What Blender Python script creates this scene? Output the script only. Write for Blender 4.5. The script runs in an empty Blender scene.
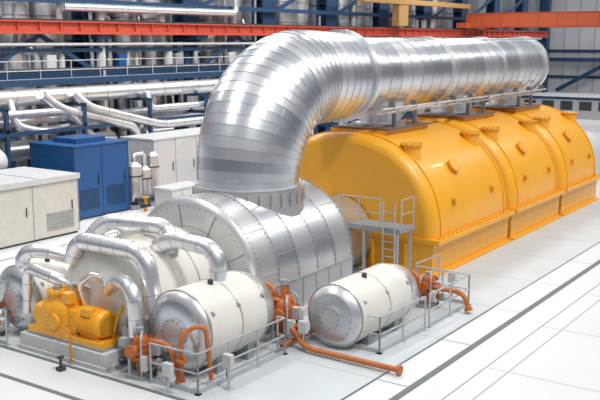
import bpy, math, random
from mathutils import Vector, Matrix
random.seed(7)
scene=bpy.context.scene
scene.view_settings.view_transform='Standard'

# ---------------------------------------------------------------- materials
def mat(name,col,rough=0.5,metal=0.0,var=0.08,scale=3.0,bump=0.0,bscale=8.0,coat=0.0):
    m=bpy.data.materials.new(name); m.use_nodes=True
    nt=m.node_tree; b=nt.nodes['Principled BSDF']
    tc=nt.nodes.new('ShaderNodeTexCoord')
    n=nt.nodes.new('ShaderNodeTexNoise'); n.inputs['Scale'].default_value=scale; n.inputs['Detail'].default_value=4
    nt.links.new(tc.outputs['Object'],n.inputs['Vector'])
    r=nt.nodes.new('ShaderNodeValToRGB')
    r.color_ramp.elements[0].position=0.3; r.color_ramp.elements[1].position=0.7
    r.color_ramp.elements[0].color=(col[0]*(1-var),col[1]*(1-var),col[2]*(1-var),1)
    r.color_ramp.elements[1].color=(min(1,col[0]*(1+var)),min(1,col[1]*(1+var)),min(1,col[2]*(1+var)),1)
    nt.links.new(n.outputs['Fac'],r.inputs['Fac']); nt.links.new(r.outputs['Color'],b.inputs['Base Color'])
    b.inputs['Roughness'].default_value=rough; b.inputs['Metallic'].default_value=metal
    if coat: b.inputs['Coat Weight'].default_value=coat
    if bump:
        n2=nt.nodes.new('ShaderNodeTexNoise'); n2.inputs['Scale'].default_value=bscale
        nt.links.new(tc.outputs['Object'],n2.inputs['Vector'])
        bp=nt.nodes.new('ShaderNodeBump'); bp.inputs['Strength'].default_value=bump; bp.inputs['Distance'].default_value=0.05
        nt.links.new(n2.outputs['Fac'],bp.inputs['Height']); nt.links.new(bp.outputs['Normal'],b.inputs['Normal'])
    return m
ALU=[mat('aluminium_a',(.74,.76,.79),.30,.92,.04,2,.18,1.5),
     mat('aluminium_b',(.82,.83,.85),.33,.90,.04,2,.2,1.2),
     mat('aluminium_c',(.68,.71,.75),.28,.92,.04,2,.18,1.8)]
ALUD=mat('aluminium_seam',(.30,.31,.33),.4,.8)
ALUS=mat('aluminium_fine_lap',(.50,.52,.54),.4,.85)
CLAD=mat('cladding_matte',(.66,.66,.67),.38,.8,.06,1.5,.2,1.5)
YEL=mat('yellow_paint',(.86,.40,.022),.38,0,.03,1.2,.05,2,.12)
YELD=mat('yellow_paint_dark',(.55,.25,.02),.4,0,.05)  # darker yellow for bolts, pins and small fittings
ORA=mat('orange_paint',(.50,.145,.035),.4,0,.12,6)
RED=mat('crane_red_paint',(.52,.075,.04),.45,0,.06)
CRO=mat('crane_orange_paint',(.62,.12,.04),.45,0,.06)
TAN=mat('amber_beam_paint',(.48,.28,.10),.5,0,.08)
BLU=mat('blue_steel_paint',(.016,.055,.13),.45,0,.15)
BLUB=mat('blue_cabinet_paint',(.010,.08,.25),.4,0,.08)
WHT=mat('white_cover_paint',(.74,.71,.65),.5,0,.04,1.5,.1,3)
BEI=mat('beige_panel',(.54,.53,.47),.5,0,.05)
GRY=mat('grey_paint',(.30,.32,.34),.5,0,.1)
LGR=mat('light_grey_paint',(.54,.55,.56),.5,0,.05)
DRK=mat('dark_steel',(.05,.06,.07),.45,.3,.2)
RAIL=mat('galvanised_rail',(.50,.52,.55),.4,.4,.08)
CON=mat('concrete_plinth',(.56,.56,.55),.7,0,.06,4,.2,12)
FLO=mat('floor_paint',(.70,.715,.73),.4,0,.03,.35)
PAD=mat('machine_pad_paint',(.55,.59,.61),.5,0,.05,.8)
LINE=mat('floor_joint_and_slab_shade',(.14,.16,.17),.6)  # dark grey of floor joints, also the painted shadow along the slab edge
LIN2=mat('floor_joint_light',(.40,.41,.42),.6)
WAL=mat('wall_panel',(.26,.28,.31),.6,0,.15,.3)
BRN=mat('duct_saddle_steel',(.17,.12,.09),.6)

# ---------------------------------------------------------------- mesh builder
class M:
    def __init__(s,name): s.name=name; s.v=[]; s.f=[]; s.m=[]; s.mats=[]
    def mi(s,m):
        if m not in s.mats: s.mats.append(m)
        return s.mats.index(m)
    def add(s,vs,fs,m):
        o=len(s.v); s.v+= [tuple(x) for x in vs]
        k=s.mi(m) if not isinstance(m,list) else None
        for i,f in enumerate(fs):
            s.f.append(tuple(o+a for a in f)); s.m.append(k if k is not None else s.mi(m[i]))
    def box(s,c,size,m,rz=0,rx=0,ry=0):
        R=Matrix.Rotation(rz,3,'Z')@Matrix.Rotation(ry,3,'Y')@Matrix.Rotation(rx,3,'X')
        c=Vector(c); h=[a/2 for a in size]
        vs=[c+R@Vector((x*h[0],y*h[1],z*h[2])) for x in(-1,1) for y in(-1,1) for z in(-1,1)]
        s.add(vs,[(0,1,3,2),(4,6,7,5),(0,4,5,1),(2,3,7,6),(0,2,6,4),(1,5,7,3)],m)
    def bb(s,x0,x1,y0,y1,z0,z1,m): s.box(((x0+x1)/2,(y0+y1)/2,(z0+z1)/2),(abs(x1-x0),abs(y1-y0),abs(z1-z0)),m)
    def beam(s,p,q,w,h,m):
        p=Vector(p);q=Vector(q);d=q-p
        rz=math.atan2(d.y,d.x); ry=-math.atan2(d.z,math.hypot(d.x,d.y))
        s.box((p+q)/2,(d.length,w,h),m,rz=rz,ry=ry)
    def lathe(s,o,d,prof,m,seg=32,cap=True):
        o=Vector(o);d=Vector(d).normalized()
        a=d.cross(Vector((0,0,1)))
        if a.length<.01:a=Vector((1,0,0))
        a.normalize();b=a.cross(d)
        vs=[];fs=[];mm=[]
        for t,r in prof:
            for i in range(seg):
                an=2*math.pi*i/seg
                vs.append(o+d*t+(a*math.cos(an)+b*math.sin(an))*r)
        for k in range(len(prof)-1):
            for i in range(seg):
                j=(i+1)%seg
                fs.append((k*seg+i,k*seg+j,(k+1)*seg+j,(k+1)*seg+i)); mm.append(m[k%len(m)] if isinstance(m,list) else m)
        s.add(vs,fs,mm)
        if cap:
            for k in (0,len(prof)-1):
                if prof[k][1]>.001:
                    f=list(range(seg)); 
                    if k==0:f=f[::-1]
                    s.add(vs[k*seg:(k+1)*seg],[tuple(f)],(m[0] if isinstance(m,list) else m))
    def cyl(s,p,q,r,m,seg=16,r2=None):
        p=Vector(p);q=Vector(q)
        s.lathe(p,q-p,[(0,r),((q-p).length,r if r2 is None else r2)],m,seg)
    def flange(s,p,d,r,t,m,bolts=0,bm=None):
        p=Vector(p);d=Vector(d).normalized()
        s.lathe(p-d*t/2,d,[(0,r),(t,r)],m,28)
        if bolts:
            a=d.cross(Vector((0,0,1)))
            if a.length<.01:a=Vector((1,0,0))
            a.normalize();b=a.cross(d)
            for i in range(bolts):
                an=2*math.pi*i/bolts; c=p+(a*math.cos(an)+b*math.sin(an))*(r*.88)
                s.cyl(c-d*(t/2+.04),c+d*(t/2+.04),r*.05,bm or m,6)
    def tube(s,pts,r,m,fil=.3,seg=14,bands=0,bm=None,n=7):
        P=[Vector(p) for p in pts]; out=[P[0]]
        for i in range(1,len(P)-1):
            a=P[i-1]-P[i];b=P[i+1]-P[i]
            k=min(fil,a.length*.49,b.length*.49)
            A=P[i]+a.normalized()*k;B=P[i]+b.normalized()*k
            for j in range(n+1):
                t=j/n
                c1=A.lerp(P[i],.5523);c2=B.lerp(P[i],.5523)
                out.append(A*(1-t)**3+c1*3*t*(1-t)**2+c2*3*t*t*(1-t)+B*t**3)
        out.append(P[-1])
        Q=[out[0]]
        for p in out[1:]:
            if (p-Q[-1]).length>1e-4:Q.append(p)
        s.sweep(Q,[r]*len(Q),m,seg)
        if bands:
            acc=bands*.5
            for i in range(len(Q)-1):
                L=(Q[i+1]-Q[i]).length;d=(Q[i+1]-Q[i]).normalized()
                while acc<L:
                    s.flange(Q[i]+d*acc,d,r*1.03,.02,bm or ALUD); acc+=bands
                acc-=L
    def sweep(s,Q,R,m,seg=16,cap=True):
        n=len(Q);T=[]
        for i in range(n):
            a=Q[max(0,i-1)];b=Q[min(n-1,i+1)];T.append((b-a).normalized())
        u=T[0].cross(Vector((0,0,1)))
        if u.length<.01:u=Vector((1,0,0)) if abs(T[0].x)<.5 else Vector((0,1,0))
        u.normalize();vs=[];fs=[];mm=[]
        for i in range(n):
            u=(u-T[i]*u.dot(T[i])).normalized();w=T[i].cross(u)
            for k in range(seg):
                an=2*math.pi*k/seg;vs.append(Q[i]+(u*math.cos(an)+w*math.sin(an))*R[i])
        for i in range(n-1):
            for k in range(seg):
                j=(k+1)%seg;fs.append((i*seg+k,i*seg+j,(i+1)*seg+j,(i+1)*seg+k)); mm.append(m[i%len(m)] if isinstance(m,list) else m)
        s.add(vs,fs,mm)
        if cap:
            m0=m[0] if isinstance(m,list) else m
            s.add(vs[:seg],[tuple(range(seg))[::-1]],m0);s.add(vs[-seg:],[tuple(range(seg))],m0)
    def build(s,bevel=0,ang=35):
        me=bpy.data.meshes.new(s.name);me.from_pydata(s.v,[],s.f)
        for m in s.mats:me.materials.append(m)
        for p,k in zip(me.polygons,s.m):p.material_index=k;p.use_smooth=True
        me.update()
        me.set_sharp_from_angle(angle=math.radians(ang))
        ob=bpy.data.objects.new(s.name,me);scene.collection.objects.link(ob)
        if bevel:
            b=ob.modifiers.new('bevel','BEVEL');b.width=bevel;b.segments=2;b.limit_method='ANGLE';b.angle_limit=math.radians(50)
        return ob

AY=19.0  # machine axis
# ---------------------------------------------------------------- room
m=M('floor');m.bb(-12,122,-25,46,-.3,0,FLO);m.build()
m=M('machine_floor_pad');m.bb(16.1,60,11.4,27,0,.012,PAD);m.bb(28,60,10.42,11.4,0,.012,FLO);m.build()
m=M('walkway_slab');m.bb(-5,110,-20,9.2,0,.09,FLO)
m.bb(-5,110,9.2,9.24,0,.085,LINE)  # dark strip painting the shadow edge of the raised slab
m.bb(-5,110,8.55,8.6,.09,.095,LIN2)
for i in range(26): m.bb(-4+i*4.4,-3.97+i*4.4,-20,9.2,.09,.094,LIN2)
m.build()
m=M('floor_joint')
m.bb(-5,110,10.22,10.42,0,.016,LINE)
m.bb(14.52,14.66,10.42,40,0,.016,LINE)
m.bb(16.02,16.14,10.42,40,0,.018,LINE)
m.bb(16.1,100,11.36,11.42,.0,.018,LINE)
for i in range(12): m.bb(16.1+i*4,16.14+i*4,10.42,14,.0,.014,LIN2)
for i in range(5): m.bb(16.5,60,27+i*3.6,27.03+i*3.6,0,.008,LIN2)
m.build()
m=M('wall_back');m.bb(0,122,45.0,45.6,0,16,WAL)
for z in (3,6,9,12): m.bb(0,122,44.9,45.0,z,z+.12,GRY)
for i in range(60): m.bb(i*2+.5,i*2+.58,44.93,45.0,0,16,GRY)
m.build()
WEND=mat('wall_end_panel',(.60,.61,.63),.6,0,.05,.3)
m=M('wall_end');m.bb(120,120.6,-25,46,0,16,WEND)
for i in range(35): m.bb(119.93,120,-24+i*2,-23.92+i*2,0,16,GRY)
for z in (4,7.4): m.bb(119.8,120,-25,45,z,z+.35,BLU)
m.build()

# ---------------------------------------------------------------- LP casings
def casing(x0,x1,link=True):
    m=M('low_pressure_turbine_casing')
    W=4.15;ZB=1.45;H=5.35-ZB;n=2.2;N=44
    def prof(k,off=0):
        th=math.pi*k/N
        c=math.cos(th);s=math.sin(th)
        return (AY-(W+off)*math.copysign(abs(c)**(2/n),c), ZB+(H+off)*abs(s)**(2/n))
    st=[];RR=.5
    for j in range(6):
        a=math.pi/2*j/5; st.append((x0+RR*(1-math.cos(a)), -RR*.75*(1-math.sin(a))))
    st2=[(x1-(x-x0),o) for x,o in st][::-1]
    st+= [(x0+(x1-x0)*.5,0)]+st2
    vs=[];fs=[]
    for x,o in st:
        for k in range(N+1):
            y,z=prof(k,o);vs.append((x,y,z))
    for i in range(len(st)-1):
        for k in range(N):
            a=i*(N+1)+k;fs.append((a,a+1,a+N+2,a+N+1))
    m.add(vs,fs,YEL)
    m.add(vs[:N+1],[tuple(range(N+1))],YEL);m.add(vs[-(N+1):],[tuple(range(N,-1,-1))],YEL)
    for xa in (x0+.58,x1-.66):
        xb=xa+.08
        vs=[];fs=[]
        for k in range(N+1):
            y,z=prof(k,.05);y2,z2=prof(k,-.03)
            vs+=[(xa,y2,z2),(xa,y,z),(xb,y,z),(xb,y2,z2)]
        for k in range(N):
            a=4*k;b=a+4
            for j in range(4):
                fs.append((a+j,a+(j+1)%4,b+(j+1)%4,b+j))
        m.add(vs,fs,YEL)
    m.bb(x0-.06,x1+.06,AY-W-.26,AY+W+.26,ZB-.16,ZB+.02,YEL)
    for i in range(int((x1-x0)/.4)):
        m.cyl((x0+.2+i*.4,AY-W-.15,ZB),(x0+.2+i*.4,AY-W-.15,ZB+.07),.04,YELD,6)
    vs=[];fs=[]
    for z,w in ((ZB-.14,W+.04),(ZB-.5,W-.03),(0.0,W-.05)):
        vs+=[(x0,AY-w,z),(x1,AY-w,z),(x1,AY+w,z),(x0,AY+w,z)]
    for q in range(2):
        for j in range(4):
            fs.append((4*q+j,4*q+(j+1)%4,4*q+4+(j+1)%4,4*q+4+j))
    m.add(vs,fs,YEL)
    m.bb(x0-.05,x1+.05,AY-W-.14,AY+W+.14,0,.12,YEL)
    for yy in (-3,-1.5,1.5,3): m.box((x0-.08,AY+yy,.62),(.16,.1,1.2),YEL)
    if link: m.bb(x1+.02,x1+.38,AY-3.2,AY+3.2,0,3.6,BRN)
    k=9;y,z=prof(k);y1,z1=prof(k-1);y3,z3=prof(k+1)
    t=Vector((0,y3-y1,z3-z1)).normalized();nn=Vector((0,-t.z,t.y))
    c=Vector((x0+(x1-x0)*.4,y,z))
    m.cyl(c-nn*.1,c+nn*.12,.24,YEL,20); m.flange(c+nn*.14,nn,.32,.06,YEL,10,YELD)
    for dx in (.13,.87):
        y,z=prof(13);x=x0+(x1-x0)*dx
        m.cyl((x,y,z-.3),(x,y,z+.30),.38,YEL,20);m.flange((x,y,z+.32),(0,0,1),.45,.07,YEL,10,YELD)
    for dx in (.25,.75):
        y,z=prof(4);x=x0+(x1-x0)*dx
        m.box((x,y-.05,z),(.06,.26,.26),YEL);m.cyl((x-.1,y-.1,z),(x+.1,y-.1,z),.05,YELD,8)
    m.bb((x0+x1)/2-2.6,(x0+x1)/2+1.2,AY-1.3,AY+1.3,5.05,5.40,YEL)
    return m.build(0,40)
casing(30.5,38.1);casing(38.5,45.0);casing(45.4,51.4,False)

# ---------------------------------------------------------------- crossover pipe
m=M('crossover_steam_pipe')
VX=24.4;ZC=7.6;R=3.25;ZB=ZC-R
st=[]
for z,r in ((3.9,1.76),(ZB,1.76)): st.append((Vector((VX,AY,z)),Vector((0,0,1)),r))
NG=20
for i in range(1,NG+1):
    a=math.pi/2*i/NG
    st.append((Vector((VX+R-R*math.cos(a),AY,ZB+R*math.sin(a))),Vector((math.sin(a),0,math.cos(a))),1.76+.10*math.sin(2*a)))
for x in (28.1,28.6,29.1,29.6,30.2): st.append((Vector((x,AY,ZC)),Vector((1,0,0)),1.76-(x-27.6)*.03))
def strip(m,A,B,mt,seg=64,lip=.012):
    vs=[]
    for (p,t,r),e in ((A,lip),(B,0)):
        u=Vector((0,1,0));w=t.cross(u)
        for k in range(seg):
            an=2*math.pi*k/seg;vs.append(p+(u*math.cos(an)+w*math.sin(an))*(r+e))
    fs=[(k,(k+1)%seg,seg+(k+1)%seg,seg+k) for k in range(seg)]
    m.add(vs,fs,mt)
def seam(m,p,t,r,w=.02,mt=ALUS): m.lathe(p-t*w/2,t,[(0,r+.002),(0,r+.015),(w,r+.015),(w,r+.002)],mt,64,False)
for i in range(len(st)-1):
    strip(m,st[i],st[i+1],ALU[(i*5+i//2)%3])
    p,t,r=st[i+1]; seam(m,p,t,r,.012)
for an in (-.5,.6,2.4):
    for i in range(1,len(st)-1):
        (p,t,r),(p2,t2,r2)=st[i],st[i+1]; a=an+(.10 if i%2 else -.10)
        u=Vector((0,-1,0));A=p+(u*math.cos(a)+t.cross(u)*-math.sin(a))*(r+.010);B=p2+(u*math.cos(a)+t2.cross(u)*-math.sin(a))*(r2+.004)
        m.tube([A,B],.007,ALUS,seg=4)
m.flange((VX,AY,4.12),(0,0,1),1.86,.07,ALU[1],40,ALUD)
m.lathe((VX,AY,2.7),(0,0,1),[(0,2.05),(.4,2.02),(1.2,1.86),(1.4,1.82)],[CLAD],56)
for i in range(30):
    an=2*math.pi*i/30
    m.box((VX+math.cos(an)*1.93,AY+math.sin(an)*1.93,3.75),(.03,.03,.5),ALUD,rz=an)
m.lathe((30.2,AY,ZC),(1,0,0),[(0,1.62),(0,1.82),(.12,1.82),(.16,1.66),(.6,1.64),(.7,1.52)],[ALU[1]],56)
x=30.9;k=0
XE=49.6
while x<XE-.1:
    L=.92;r=1.50;x2=min(XE,x+L)
    strip(m,(Vector((x,AY,ZC)),Vector((1,0,0)),r),(Vector((x2,AY,ZC)),Vector((1,0,0)),r),ALU[(k*2+k//3)%3])
    seam(m,Vector((x2,AY,ZC)),Vector((1,0,0)),r)
    for an in (-.45,.5,1.45,2.3):
        a=an+(.1 if k%2 else -.1)
        m.box(((x+x2)/2,AY-math.cos(a)*1.504,ZC+math.sin(a)*1.504),(x2-x,.02,.02),ALUS,rx=math.pi/2-a)
    x+=L;k+=1
for xx in (37.6,43.6): m.lathe((xx,AY,ZC),(1,0,0),[(0,1.5),(0,1.57),(.2,1.57),(.2,1.5)],[ALU[1]],56)
m.lathe((XE-.2,AY,ZC),(1,0,0),[(0,1.5),(0,1.62),(.3,1.62),(.4,1.4),(.5,.9),(.52,0.01)],[ALU[1]],56)
m.tube([(31,AY-1.5,6.3),(XE,AY-1.5,6.3)],.05,ALU[1]);m.tube([(31,AY-1.25,6.1),(XE,AY-1.25,6.1)],.05,ALU[2])
m.tube([(42,AY-.9,9.0),(50.2,AY-.9,9.08)],.045,RAIL)
for i in range(10): m.box((32+i*1.9,AY-1.42,6.38),(.1,.25,.3),ALUD)
for xx in (33.6,40.9,47.4):
    m.lathe((xx,AY,5.44),(0,0,1),[(0,1.1),(.12,1.1),(.12,.86),(.75,.86),(.85,1.0),(1.3,1.05)],[ALU[1],ALU[0]],36)
    m.bb(xx-1.9,xx+1.9,AY-1.45,AY+1.2,5.40,5.47,BRN)
    for dx in (-.9,.9):
        m.box((xx+dx,AY-1.15,5.75),(.15,.15,.6),ALUD);m.box((xx+dx,AY-1.15,6.1),(.3,.3,.1),ALU[0])
m.build()

# ---------------------------------------------------------------- IP casing drum
m=M('intermediate_pressure_turbine_cover')
DR=2.72;DZ=1.32;X0=21.4;X1=26.9;seg=72
for k in range(5):
    a=X0+(X1-X0)*k/5;b=X0+(X1-X0)*(k+1)/5
    m.lathe((a,AY,DZ),(1,0,0),[(0,DR+.015),(b-a,DR)],[CLAD,ALU[0],ALU[1],ALU[0]][k%4],seg,False)
    m.lathe((b-.02,AY,DZ),(1,0,0),[(0,DR+.0),(0,DR+.02),(.015,DR+.02),(.015,DR)],ALUS,seg,False)
m.lathe((X0-.14,AY,DZ),(1,0,0),[(0,2.55),(.05,2.66),(.14,DR+.01)],[CLAD],seg,True)
m.lathe((X0-.20,AY,DZ),(1,0,0),[(0,1.0),(.04,1.04)],[ALU[2]],seg,True)
m.lathe((X1,AY,DZ),(1,0,0),[(0,DR),(.3,DR-.3),(1.4,1.5),(3.5,1.5)],[CLAD,ALU[0]],seg,True)
for i in range(10):
    an=2*math.pi*i/10+.15
    if math.sin(an)<-.6: continue
    p=Vector((X0-.15,AY+math.cos(an)*1.04,DZ+math.sin(an)*1.04));q=Vector((X0-.15,AY+math.cos(an)*2.5,DZ+math.sin(an)*2.5))
    m.tube([p,q],.014,ALUD,seg=5)
m.lathe((X0-.15,AY,DZ),(1,0,0),[(0,1.78),(0,1.80)],ALUD,seg,False)
for i in range(64):
    an=2*math.pi*i/64
    m.box((X0-.145,AY+math.cos(an)*2.46,DZ+math.sin(an)*2.46),(.02,.03,.03),ALUD)
for k in range(6):
    a=X0+(X1-X0)*k/5-.1 if k else X0+.1
    for i in range(50):
        an=math.pi*i/49
        m.box((a,AY-math.cos(an)*(DR+.018),DZ+math.sin(an)*(DR+.018)),(.028,.028,.028),ALUD)
for q,(an,k) in enumerate([(.15,0),(.7,0),(.35,1),(.9,1),(.2,2),(.75,2),(.4,3),(1.0,3),(.25,4),(.8,4),(2.2,0),(2.1,1)]):
    a=X0+(X1-X0)*k/5;b=X0+(X1-X0)*(k+1)/5
    m.box(((a+b)/2,AY-math.cos(an)*(DR+.012),DZ+math.sin(an)*(DR+.012)),(b-a,.02,.018),ALUS,rx=-(math.pi/2-an))
m.bb(X0-.1,X1+.1,AY-DR-.15,AY+DR+.15,.0,.3,CON)
m.bb(X0,X1,AY-DR-.03,AY-DR+.25,.3,DZ,CLAD)
for i in range(8): m.bb(X0+i*.78,X0+i*.78+.015,AY-DR-.04,AY-DR-.02,.3,DZ,ALUD)
m.bb(X0,X1,AY-DR-.06,AY-DR,DZ-.03,DZ+.02,ALUS)
m.bb(X0-.1,X0+.2,AY-DR+.05,AY+DR-.05,.3,DZ,CLAD)
m.build()

# ---------------------------------------------------------------- HP cover
m=M('high_pressure_turbine_cover')
m.lathe((17.3,AY+.2,1.35),(1,0,0),[(0,.8),(.02,1.25),(.25,1.62),(.6,1.8),(1.7,1.86),(1.72,1.9),(1.8,1.9),(1.82,1.86),(3.4,1.86),(3.7,1.6),(3.85,1.4)],[WHT],48)
for xx in (18.2,19.9,20.6): m.lathe((xx,AY+.2,1.35),(1,0,0),[(0,1.8),(0,1.90),(.04,1.90),(.04,1.8)],CLAD,48,False)
m.bb(17.5,21.0,AY-1.75,AY+2.15,0,1.35,WHT)
m.bb(17.4,21.05,AY-1.85,AY+2.25,1.24,1.34,CLAD)
for xx in (18.2,19.9,20.6): m.box((xx,AY-1.78,.65),(.06,.06,1.2),CLAD)
m.cyl((18.9,AY+.2,3.1),(18.9,AY+.2,3.45),.35,WHT,20);m.flange((18.9,AY+.2,3.45),(0,0,1),.42,.06,CLAD,10)
m.build()

# ---------------------------------------------------------------- steam valve drums
def valve_drum(x0,x1,y,z,r):
    m=M('insulated_steam_valve')
    L=x1-x0
    m.lathe((x0,y,z),(1,0,0),[(0,r*.35),(.0,r*.78),(.1,r*.93),(.22,r),(L*.42,r),(L*.42,r+.02),(L*.42+.05,r+.02),(L*.42+.05,r),(L*.74,r)],[ALU[2],CLAD,CLAD,WHT,CLAD,CLAD,CLAD,WHT],44)
    m.lathe((x0+L*.74,y,z),(1,0,0),[(0,r+.02),(.06,r+.02),(L*.15,r*.86),(L*.24,r*.5),(L*.26,r*.42)],[CLAD,ALU[1],ALU[0]],44)
    m.lathe((x0+.2,y,z),(1,0,0),[(0,r+.0),(0,r+.02),(.06,r+.02),(.06,r)],CLAD,44,False)
    m.flange((x0-.03,y,z),(1,0,0),r*.36,.1,CLAD,12,ALUD)
    for i in range(20):
        an=2*math.pi*i/20;m.box((x0-.01,y+math.cos(an)*r*.7,z+math.sin(an)*r*.7),(.03,.03,.03),ALUD)
    m.cyl((x1-.05,y,z),(x1+.45,y,z),r*.34,ALU[0],24);m.flange((x1+.45,y,z),(1,0,0),r*.44,.12,ORA,12)
    for xx in (x0+L*.25,x0+L*.62):
        h=max(.3,z-r*.55); m.bb(xx-.15,xx+.15,y-r*.75,y+r*.75,0,h,GRY)
    m.cyl((x0+L*.35,y-.2,z+r*.8),(x0+L*.35,y-.2,z+r+.1),.08,DRK,12)
    for q in (.12,.42,.72): m.box((x0+L*q,y-r*.87,z+r*.52),(.08,.05,.12),ALUD,rx=-1)
    m.build()
valve_drum(17.2,20.8,15.95,1.25,1.12)
valve_drum(21.4,25.8,13.65,.98,.95)
valve_drum(16.9,20.3,22.3,1.2,1.0)

# ---------------------------------------------------------------- orange actuators
def actuator(x,y,s=1.0,rz=0,pipe=None,h=1.5):
    m=M('hydraulic_valve_actuator')
    c,sn=math.cos(rz),math.sin(rz)
    def P(a,b,z): return (x+(a*c-b*sn)*s,y+(a*sn+b*c)*s,z*s)
    m.box(P(0,0,.06),(.7*s,.6*s,.12*s),GRY,rz)
    m.cyl(P(0,0,.1),P(0,0,.55),.12*s,ORA,16);m.flange(P(0,0,.55),(0,0,1),.22*s,.08*s,ORA,8)
    m.lathe(P(0,0,.6),(0,0,1),[(0,.16*s),(.1*s,.22*s),(.45*s,.22*s),(.55*s,.16*s),(.6*s,.1*s)],ORA,20)
    m.flange(P(0,0,.95),(0,0,1),.26*s,.06*s,ORA,8)
    m.cyl(P(0,0,1.15),P(0,0,h),.08*s,ORA,12);m.cyl(P(0,0,h),P(0,0,h+.14),.11*s,GRY,12)
    m.tube([P(-.55,0,.85),P(.6,0,.85)],.11*s,ORA);m.flange(P(-.5,0,.85),(c,sn,0),.18*s,.07*s,ORA,8);m.flange(P(.55,0,.85),(c,sn,0),.18*s,.07*s,ORA,8)
    m.cyl(P(.1,-.5,.4),P(.1,.45,.4),.09*s,ORA,14);m.flange(P(.1,-.5,.4),(-sn,c,0),.15*s,.06*s,GRY,8)
    m.box(P(.38,-.25,.7),(.2*s,.22*s,.34*s),LGR,rz);m.box(P(-.35,.3,1.05),(.2*s,.2*s,.22*s),GRY,rz)
    m.box(P(-.3,-.3,.5),(.16*s,.16*s,.4*s),LGR,rz)
    m.tube([P(.38,-.25,.6),P(.38,-.25,.2),P(.0,-.4,.05)],.025*s,DRK,.1,8)
    m.tube([P(-.3,-.2,.1),P(-.3,-.2,1.2),P(-.05,-.1,1.3)],.03*s,RAIL,.1,8)
    m.tube([P(-.18,.25,.1),P(-.18,.25,.8)],.05*s,RAIL,.1,8)
    if pipe: m.tube(pipe,.085,ORA,.25,14)
    if pipe: m.flange(pipe[-1],Vector(pipe[-1])-Vector(pipe[-2]),.14,.08,ORA,8)
    m.build()
actuator(21.3,15.3,1.1,.3,[(21.2,15.2,.75),(21.0,14.6,.35),(20.75,14.1,.16),(20.7,11.0,.16)],1.6)
actuator(22.1,15.75,1.0,1.2,None,1.5)
actuator(16.7,16.75,1.0,.2,[(16.65,16.2,1.1),(16.65,15.6,1.1),(16.65,15.3,.2)],1.25)
actuator(27.0,13.3,.95,.1,[(27.0,13.3,.7),(27.0,12.0,.7),(27.0,11.8,.15)],1.15)
actuator(21.2,23.9,1.1,.5,None,1.5)
actuator(16.6,23.0,1.0,.0,None,1.5)
m=M('orange_oil_line')
m.tube([(16.6,15.2,.25),(16.6,15.2,1.55),(17.1,14.78,1.75),(17.2,14.7,.2)],.065,ORA,.3)
m.tube([(21.2,15.9,1.22),(21.2,15.2,1.3),(21.2,15.2,.1)],.09,ORA,.3)
m.tube([(20.4,14.75,.2),(22.6,14.75,.2),(22.8,14.3,.2)],.06,ORA,.3)
for p in ((16.6,15.2,.8),(21.2,15.2,.6)): m.flange(p,(0,0,1),.15,.08,ORA,8)
m.build()

# ---------------------------------------------------------------- oil pump set on plinth
m=M('oil_pump_set')
m.bb(16.3,17.5,17.75,21.3,0,.5,CON);m.bb(16.25,17.55,17.7,21.35,0,.14,CON);m.bb(16.4,17.3,17.95,21.1,.5,.58,GRY)
m.bb(16.42,17.28,17.98,21.08,.56,.74,YEL)
m.lathe((16.85,18.15,1.14),(0,1,0),[(0,.2),(0,.36),(.12,.40),(.9,.40),(1.0,.36),(1.1,.22),(1.3,.22)],YEL,28)
for i in range(7): m.flange((16.85,18.35+i*.11,1.14),(0,1,0),.43,.03,YEL)
m.box((16.85,18.65,.80),(.55,.7,.35),YEL);m.box((16.6,18.65,1.5),(.26,.34,.2),YEL)
m.box((16.85,20.1,1.02),(.82,1.3,.72),YEL);m.lathe((16.85,19.5,1.3),(0,1,0),[(0,.35),(.1,.42),(.9,.42),(1.05,.3)],YEL,28)
m.box((16.85,19.4,1.1),(.6,.5,.7),YEL)
m.cyl((16.75,20.1,1.3),(16.75,20.1,1.85),.2,YEL,20);m.flange((16.75,20.1,1.85),(0,0,1),.29,.08,YEL,10,YELD);m.cyl((16.75,20.1,1.88),(16.75,20.1,2.0),.1,GRY,14)
m.box((16.7,19.55,1.75),(.3,.3,.3),YEL)
m.lathe((16.85,20.6,1.05),(0,1,0),[(0,.3),(.1,.34),(.35,.34),(.45,.2)],YEL,24);m.flange((16.4,19.9,1.05),(1,0,0),.24,.12,YEL,10,YELD)
m.flange((16.85,18.12,1.14),(0,1,0),.3,.06,YELD)
m.tube([(16.4,19.3,1.05),(16.2,19.3,1.05),(16.2,19.0,1.0),(16.2,19.0,.05)],.035,YELD,.1,8)
m.tube([(17.1,20.7,.6),(17.2,20.7,1.9),(17.2,19.6,2.0),(17.4,19.2,1.9)],.06,RAIL,.2,10)
m.tube([(17.0,18.2,.6),(17.1,18.0,1.4),(17.3,18.0,1.6)],.05,YEL,.2,10)
for i in range(4): m.cyl((16.5,18.2+i*.85,.74),(16.5,18.2+i*.85,.8),.05,YELD,6)
m.build(.01)
m=M('grey_control_valve')
m.cyl((16.95,17.35,0),(16.95,17.35,.9),.1,GRY,14);m.flange((16.95,17.35,.5),(0,0,1),.2,.07,GRY,8);m.box((16.95,17.35,1.05),(.35,.35,.35),GRY);m.cyl((16.95,17.35,1.2),(16.95,17.35,1.5),.12,DRK,14)
m.cyl((16.6,17.5,.3),(17.3,17.1,.3),.1,DRK,12);m.box((17.3,17.7,.9),(.3,.4,.5),GRY);m.cyl((17.3,17.7,0),(17.3,17.7,.7),.05,DRK,8)
m.build(.01)
m=M('floor_hydrant_valve')
m.cyl((15.75,18.9,0),(15.75,18.9,.35),.04,DRK,10);m.flange((15.75,18.9,.38),(0,0,1),.1,.04,DRK);m.box((15.75,18.9,.05),(.2,.2,.1),DRK)
m.build()

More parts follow.
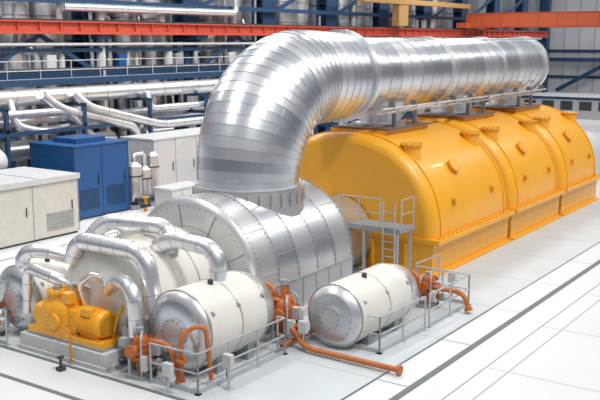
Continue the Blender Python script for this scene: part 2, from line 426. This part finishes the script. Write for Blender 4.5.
# ---------------------------------------------------------------- insulated loops
def loop(pts,r,fil=.45,bands=.5):
    m=M('insulated_steam_pipe');m.tube(pts,r,ALU[1],fil,20,bands,ALUS)
    m.build()
loop([(17.45,20.2,2.6),(17.45,19.9,3.25),(17.55,17.3,3.2),(17.55,17.0,1.6),(17.5,16.4,1.3)],.26,.5)
loop([(18.5,20.6,3.0),(18.9,20.3,3.55),(19.5,18.2,3.5),(19.3,18.0,2.7)],.25,.45)
loop([(19.0,18.2,3.0),(19.0,17.6,3.3),(19.0,15.9,3.2),(18.95,15.9,2.0)],.25,.5)
loop([(17.35,18.6,2.0),(17.2,18.1,2.4),(16.95,17.2,2.35),(16.95,17.15,1.0)],.22,.45)
loop([(17.3,20.0,1.8),(16.9,20.2,2.15),(16.95,21.6,2.3),(16.95,21.7,.9)],.18,.35)
loop([(18.2,21.0,2.4),(17.6,21.6,2.7),(17.3,22.3,2.6),(17.3,22.3,1.9)],.22,.4)
loop([(17.2,19.3,1.2),(16.95,19.4,2.1),(17.1,18.9,2.5),(17.4,18.8,2.2)],.09,.2)
loop([(21.3,22.3,1.2),(23.0,22.4,1.2),(23.2,21.5,1.2)],.35,.4)

# ---------------------------------------------------------------- railings
def railing(pts,h=1.1,gap=1.25,z0=0,name='safety_railing',mt=None):
    mt=mt or RAIL
    m=M(name)
    P=[Vector((p[0],p[1],z0)) for p in pts]
    for i in range(len(P)-1):
        a,b=P[i],P[i+1];L=(b-a).length;n=max(1,round(L/gap))
        for k in range(n+1):
            q=a.lerp(b,k/n);m.cyl(q,q+Vector((0,0,h)),.03,mt,8);m.box(q+Vector((0,0,.02)),(.14,.14,.03),mt)
        for z in (h,h*.52): m.cyl(a+Vector((0,0,z)),b+Vector((0,0,z)),.028,mt,8)
        m.beam(a+Vector((0,0,.08)),b+Vector((0,0,.08)),.012,.12,mt)
    return m.build()
railing([(16.5,16.2),(16.55,14.6),(20.3,14.55),(20.3,14.8)])
railing([(21.9,14.7),(21.9,12.3),(24.6,12.2)]);
railing([(24.9,12.2),(27.9,12.2),(27.9,14.2)])
railing([(22.9,15.0),(26.0,14.95)])
railing([(28.2,14.4),(29.9,14.3)])
railing([(19.7,17.2),(21.0,17.1)])
railing([(16.2,21.8),(16.2,24.2),(21,24.5)])
railing([(22,25),(27,25)])
railing([(17,27),(26,27.2)])

# access platform at casing
m=M('access_platform')
m.bb(28.9,30.1,15.5,18.2,2.0,2.06,GRY);m.bb(28.85,28.92,15.5,18.2,1.92,2.1,GRY);m.bb(28.9,30.1,15.45,15.52,1.92,2.1,GRY)
for a,b in ((28.95,15.6),(28.95,18.1),(30.0,15.6),(28.95,17.0)): m.bb(a-.05,a+.05,b-.05,b+.05,0,2.0,RAIL)
def rl(a,b,z):
    a=Vector(a+(z,));b=Vector(b+(z,));n=max(1,round((b-a).length/1.1))
    for k in range(n+1):
        q=a.lerp(b,k/n);m.cyl(q,q+Vector((0,0,1.1)),.028,RAIL,8)
    for h in(.55,1.1):m.cyl(a+Vector((0,0,h)),b+Vector((0,0,h)),.026,RAIL,8)
rl((28.9,16.3),(28.9,18.15),2.06);rl((29.1,15.5),(30.05,15.5),2.06)
for yy in (15.6,16.1): m.cyl((28.78,yy,0),(28.78,yy,3.1),.03,RAIL,8)
for i in range(10): m.cyl((28.78,15.6,.2+i*.28),(28.78,16.1,.2+i*.28),.018,RAIL,6)
m.build()

def jbox(x,y,h=.9,c=None):
    m=M('instrument_stand');m.cyl((x,y,0),(x,y,h),.035,RAIL,8);m.box((x,y,.02),(.22,.22,.03),RAIL);m.box((x,y,h),(.16,.28,.36),c or LGR)
    m.tube([(x,y+.08,h-.15),(x+.05,y+.1,.3),(x+.3,y+.2,.03)],.015,DRK,.1,6);m.build(.008)
for p in ((20.9,14.3),(16.2,15.3),(24.6,15.2),(26.6,15.1),(17.3,14.2),(28.5,13.1)): jbox(*p,h=random.uniform(.6,.95))

# ---------------------------------------------------------------- left enclosures
def enclosure(name,x0,x1,y0,y1,h,mt,panel=1.2,seam=GRY,top=None):
    m=M(name);m.bb(x0,x1,y0,y1,.1,h,mt);m.bb(x0+.05,x1-.05,y0+.05,y1-.05,0,.1,DRK)
    m.bb(x0-.06,x1+.06,y0-.06,y1+.06,h,h+.1,top or mt)
    n=max(1,int((x1-x0)/panel))
    for i in range(n+1):
        x=x0+(x1-x0)*i/n;m.bb(x-.025,x+.025,y0-.02,y0,.1,h,seam)
    k=max(1,int((y1-y0)/panel))
    for i in range(k+1):
        y=y0+(y1-y0)*i/k;m.bb(x0-.02,x0,y-.025,y+.025,.1,h,seam)
    for i in range(n):
        x=x0+(x1-x0)*(i+.85)/n;m.bb(x-.02,x+.02,y0-.07,y0-.02,h*.45,h*.6,DRK)
    return m
m=enclosure('beige_acoustic_enclosure',18,28.5,32.4,36.2,2.75,BEI,2.2,GRY,LGR)
for i in range(7): m.bb(26.6,28.2,32.36,32.4,.4+i*.12,.46+i*.12,GRY)
for i in range(4): m.bb(19+i*2.4,19.03+i*2.4,32.4,36.2,2.85,2.87,GRY)
m.bb(18,28.6,32.3,32.4,2.6,2.86,LGR);m.build(.02)
m=enclosure('blue_transformer_cabinet',30.2,33.9,34.5,37.8,3.7,BLUB,1.8,BLU)
for k in range(2):
    for i in range(9): m.bb(30.5+k*1.85,31.8+k*1.85,34.46,34.5,.5+i*.12,.55+i*.12,BLU)
m.bb(31,33,35.2,37,3.8,4.05,BLUB);m.bb(30.16,30.2,35,37,1,3,BLUB);m.build(.02)
m=enclosure('grey_switchgear_cabinet',36.9,46,35.5,38,3.4,LGR,1.6,GRY);m.build(.02)
m=enclosure('low_cable_cabinet',34.5,37,32,33.2,1.2,LGR,.8,GRY);m.build(.02)
m=M('filter_vessel_skid')
m.bb(33.95,36.5,34.3,35.4,0,.2,GRY)
for (x,y,r,h) in ((34.6,34.8,.42,2.2),(35.5,34.9,.36,1.9),(36.2,34.9,.3,2.6)):
    m.lathe((x,y,.3),(0,0,1),[(0,r*.6),(.15,r),(h-.2,r),(h,r*.5)],CLAD,20);m.cyl((x,y,.1),(x,y,.35),r*.4,DRK,10);m.flange((x,y,h*.8),(0,0,1),r*1.15,.07,DRK)
m.tube([(34.6,34.8,2.4),(34.6,34.8,2.9),(35.5,34.9,2.9),(35.5,34.9,2.1)],.1,ALU[1],.2);m.tube([(34.3,34.4,.5),(36.4,34.4,.5)],.12,DRK)
m.box((34.2,34.4,1.2),(.3,.2,.5),GRY);m.build()
m=M('yellow_floor_valve')
for x in (29.3,34.2): m.cyl((x,33.6,0),(x,33.6,.7),.1,YELD,10);m.flange((x,33.6,.75),(0,0,1),.22,.06,YELD);m.cyl((x-.3,33.6,.3),(x+.3,33.6,.3),.12,DRK,12)
m.build()

# ---------------------------------------------------------------- background steelwork
for i in range(10):
    x=30+9*i
    m=M('blue_steel_column')
    m.bb(x-.8,x+.8,42.2,42.35,0,15,BLU);m.bb(x-.8,x+.8,43.15,43.3,0,15,BLU);m.bb(x-.12,x+.12,42.3,43.2,0,15,BLU)
    m.bb(x-.9,x+.9,42.1,43.4,0,.12,BLU)
    for z in (3,6,9,12): m.bb(x-.8,x+.8,42.3,43.2,z,z+.08,BLU)
    m.bb(x-.6,x+.6,41.3,42.2,9.05,9.33,BLU);m.build()
m=M('crane_runway_beam')
m.bb(20,117,41.3,41.42,9.5,10.0,RED);m.bb(20,117,41.1,41.7,10.0,10.08,RED);m.bb(20,117,41.1,41.7,9.33,9.5,RED);m.bb(20,117,41.35,41.45,10.08,10.18,DRK)
for i in range(64): m.bb(20.5+i*1.5,20.56+i*1.5,41.15,41.3,9.5,10.0,RED)
m.build()
m=M('blue_steel_girder')
for z,h in ((6.75,.45),(3.6,.35),(8.3,.22),(11.1,.3)): m.bb(20,117,41.72,41.95,z,z+h,BLU)
for i in range(9):
    x=30+9*i
    if i%2==0: 
        m.beam((x+.6,41.85,7.2),(x+4.5,41.85,9.3),.18,.25,BLU);m.beam((x+8.4,41.85,7.2),(x+4.5,41.85,9.3),.18,.25,BLU)
    m.beam((x+.6,41.85,.2),(x+8.4,41.85,3.6),.18,.2,BLU);m.beam((x+.6,41.85,11.3),(x+8.4,41.85,14.5),.18,.3,BLU)
m.build()
m=M('mezzanine_walkway')
m.bb(20,100,40.5,41.7,6.65,6.75,GRY);m.bb(20,100,40.42,40.5,6.5,6.85,BLU);m.build()
railing([(20,40.5),(100,40.5)],1.1,2.2,6.75,'walkway_railing')
xs=[33.6,36.3,42.4,45.2,51.2,54,60.5,63,69.5,72,79,88]
for i,x in enumerate(xs):
    m=M('insulated_vertical_vessel');r=[1.25,.85,1.25,.8][i%4]
    m.lathe((x,43.55,0),(0,0,1),[(0,r),(14,r)],[ALU[1],CLAD,ALU[0]][i%3],28)
    for k in range(9): m.flange((x,43.55,.8+k*1.6),(0,0,1),r*1.03,.06,ALUD)
    m.tube([(x+r+.2,43.2,1),(x+r+.2,43.2,8.5+i%3),(x+r+.2,44.5,9+i%3)],.12,ALU[1],.3);m.build()
m=M('high_level_service_pipe')
m.tube([(31,41.55,8.75),(90,41.55,8.75)],.1,LGR);m.tube([(20,41.2,7.3),(100,41.2,7.3)],.12,DRK)
m.tube([(36,41.5,10.9),(52,41.5,10.9),(52,41.5,14)],.25,ALU[1],.4,bands=3)
rnd=random.Random(3)
for i in range(46):
    x=24+i*1.35+rnd.uniform(-.5,.5);y=rnd.uniform(41.98,42.15);r=rnd.choice((.07,.1,.14,.2,.3))
    z0=rnd.choice((3.9,7.2,7.2,0.1));z1=rnd.choice((8.9,11,13,14))
    x2=x+rnd.uniform(-2.4,2.4)
    zm=rnd.uniform(max(z0+.6,4),z1-.4)
    m.tube([(x,y,z0),(x,y,zm),(x2,y,zm),(x2,y,z1)],r,rnd.choice((ALU[1],CLAD,LGR,ALU[0],GRY)),.35,10)
    if i%4==0: m.box((x+.8,41.9,7.7),(.7,.4,.9),rnd.choice((LGR,BLUB,GRY)))
m.build()
m=M('low_level_equipment_piping')
for i in range(34):
    x=22+i*1.1+rnd.uniform(-.5,.5);y=rnd.uniform(40.4,41.4);r=rnd.choice((.08,.12,.18,.25,.35))
    x2=x+rnd.uniform(-2.5,2.5);zm=rnd.uniform(1,5.2)
    m.tube([(x,y,.0),(x,y,zm),(x2,y,zm),(x2,y+.2,6.2)],r,rnd.choice((ALU[1],CLAD,LGR,ALU[0])),.4,12)
    if i%3==0: m.flange((x,y,zm*.5),(0,0,1),r*1.6,.1,DRK);m.box((x,y-.3,zm*.7),(.4,.3,.5),rnd.choice((BLUB,DRK,YELD,GRY)))
for x in (25,29.5,35,40): 
    m.lathe((x,39.2,3.2),(1,0,0),[(0,.3),(.2,.55),(2.2,.55),(2.4,.3)],ALU[0],20); m.bb(x+.4,x+.6,38.9,39.5,0,2.8,BLU);m.bb(x+1.8,x+2.0,38.9,39.5,0,2.8,BLU)
m.build()
m=M('grey_storage_tank')
m.lathe((23.5,37.2,3.1),(1,0,0),[(0,.2),(.1,.5),(.35,.68),(4.2,.68),(4.45,.5),(4.55,.2)],LGR,28)
for x in (24.5,27): m.bb(x-.1,x+.1,36.7,37.7,0,2.8,BLU)
m.tube([(25.5,37.2,3.6),(25.5,37.2,4.3),(27.2,37.4,4.3),(27.2,37.9,3.0)],.14,ALU[1],.25);m.flange((25.5,37.2,4.0),(0,0,1),.22,.06,DRK);m.build()
def rackpipe(pts,r,fil=.8,mt=None,bands=1.6):
    m=M('insulated_rack_pipe');m.tube(pts,r,mt or ALU[1],fil,20,bands,ALUD);m.build()
rackpipe([(20,39.3,6.0),(66,39.3,6.0)],.44)
rackpipe([(20,38.6,5.2),(33.5,38.6,5.2),(36.2,38.4,2.6),(39,38.4,2.4)],.2,.6)
rackpipe([(20,39.6,4.7),(60,39.6,4.7)],.22)
rackpipe([(32.0,38.8,6.1),(33,38.6,5.3),(38.5,38.3,3.9),(38.5,38.3,.5)],.26,.7,CLAD)
rackpipe([(34.2,38.8,6.1),(34.8,38.4,5.3),(40.5,38.3,3.9),(46,38.3,3.9)],.26,.7,CLAD)
rackpipe([(30.0,39.0,5.9),(30.0,38.6,4.6),(31.5,38.6,4.2),(36,40.0,4.2),(52,40.0,4.2)],.22,.5)
rackpipe([(40,38.9,5.9),(40,38.6,4.9),(44,38.6,4.9),(60,38.7,4.9)],.2,.4)
rackpipe([(20,41.2,2.6),(90,41.2,2.6)],.3)
m=M('pipe_rack_frame')
for i in range(9):
    x=24+5.2*i
    m.bb(x-.1,x+.1,38.2,38.4,0,5.5,BLU);m.bb(x-.1,x+.1,40.0,40.2,0,6.4,BLU)
    for z in (2.2,4.3,5.4): m.bb(x-.08,x+.08,38.2,40.2,z,z+.18,BLU)
m.bb(22,67,38.22,38.38,4.1,4.3,BLU);m.build()
for (x,y,c) in ((40,34,DRK),(44,33.8,GRY),(48,34,DRK)):
    m=M('condensate_pump');m.bb(x-.9,x+.9,y-.5,y+.5,0,.3,CON);m.lathe((x-.7,y,.9),(1,0,0),[(0,.3),(.1,.42),(1.0,.42),(1.1,.25),(1.5,.25)],c,20);m.box((x-.2,y,.5),(1,.5,.5),c);m.cyl((x+.6,y,.6),(x+.6,y,1.7),.16,c,14);m.build()

# ---------------------------------------------------------------- overhead crane + upper beams
m=M('overhead_crane')
for x in (91,94.5):
    m.bb(x-.4,x+.4,-20,41.0,10.35,11.75,CRO)
    m.bb(x-.5,x+.5,-20,41.0,11.7,11.8,RED);m.bb(x-.5,x+.5,-20,41.0,10.3,10.37,RED)
    for i in range(30): m.bb(x-.44,x-.4,-19+i*2,-18.94+i*2,10.4,11.7,RED)
m.bb(89.5,96,40.4,41.6,10.25,10.8,CRO);m.bb(90.3,95,13,17,11.8,12.3,CRO);m.bb(91,94,14,16.2,12.3,13.0,RED)
m.cyl((92.7,14,12.7),(92.7,16.5,12.7),.4,RED,16)
m.build()
m=M('amber_support_beam')
m.bb(68,90,40.2,41.0,12.25,12.7,TAN);m.bb(74.4,76.2,40.3,41.0,10.3,12.3,TAN);m.build()
m=M('blue_end_truss')
m.bb(118.6,119.6,42.0,43.2,0,15,BLU);m.bb(118.6,119.6,27,28,0,15,BLU)
m.bb(118.6,119.4,-10,44,6.2,6.7,BLU);m.beam((119,40.5,2.4),(119,33.5,6.3),.4,.5,BLU);m.beam((119,33.5,6.3),(119,28,2.0),.4,.5,BLU)
m.build()
m=M('end_service_building');m.bb(104,114,28,40,0,2.4,LGR);m.bb(103.9,104,28,40,2.2,2.5,BLU)
for i in range(5):m.bb(103.93,104,29+i*2.2,30.4+i*2.2,1,2.0,DRK)
m.build()
m=M('generator_exciter_housing')
m.lathe((56,AY,1.3),(1,0,0),[(0,1.0),(.1,1.5),(6,1.5),(6.2,1.0)],LGR,32);m.bb(56,62,AY-1.5,AY+1.5,0,1.3,LGR);m.bb(55.9,56.1,AY-1.6,AY+1.6,0,.4,RED);m.cyl((51.6,AY,1.3),(56,AY,1.3),.5,GRY,20)
m.bb(57.5,57.56,AY-1.56,AY-1.5,0,1.3,GRY);m.build()

# ---------------------------------------------------------------- light
w=bpy.data.worlds.new('World');scene.world=w;w.use_nodes=True;nt=w.node_tree
bg=nt.nodes['Background'];tc=nt.nodes.new('ShaderNodeTexCoord');sp=nt.nodes.new('ShaderNodeSeparateXYZ');cr=nt.nodes.new('ShaderNodeValToRGB')
nt.links.new(tc.outputs['Generated'],sp.inputs['Vector']);nt.links.new(sp.outputs['Z'],cr.inputs['Fac']);nt.links.new(cr.outputs['Color'],bg.inputs['Color'])
e=cr.color_ramp.elements;e[0].position=0;e[0].color=(.13,.16,.20,1);e[1].position=1;e[1].color=(.90,.94,1,1)
x=cr.color_ramp.elements.new(.18);x.color=(.20,.23,.28,1);x=cr.color_ramp.elements.new(.40);x.color=(.9,.95,1,1)
bg.inputs['Strength'].default_value=.46
def area(x,y,z,sx,sy,e,n='added_overhead_light'):  # unseen overhead area lights, added for streaky highlights and a brighter background
    l=bpy.data.lights.new(n,'AREA');l.shape='RECTANGLE';l.size=sx;l.size_y=sy;l.energy=e;l.color=(1,.98,.95)
    o=bpy.data.objects.new(n,l);o.location=(x,y,z);scene.collection.objects.link(o)
for X in (14,30,46,64): 
    area(X,8,19,10,1.2,1000);area(X,24,19,10,1.2,1000)
for X in (28,42,58,80,105): area(X,35,17,10,1.5,1000)
s=bpy.data.lights.new('added_key_sun','SUN');s.energy=1.35;s.angle=math.radians(8);s.color=(1,.98,.95)  # sun added as key light for soft shadows; there is no skylight
so=bpy.data.objects.new('added_key_sun',s);scene.collection.objects.link(so);so.rotation_euler=Vector((.12,.8,-1.15)).to_track_quat('-Z','Y').to_euler();so.location=(10,0,25)

# ---------------------------------------------------------------- camera
c=bpy.data.cameras.new('camera');co=bpy.data.objects.new('camera',c);scene.collection.objects.link(co)
co.location=(0,0,9);c.sensor_width=36;c.lens=54;c.clip_end=400
co.rotation_euler=(math.radians(90-10.08),0,math.radians(34.6-90))
scene.camera=co
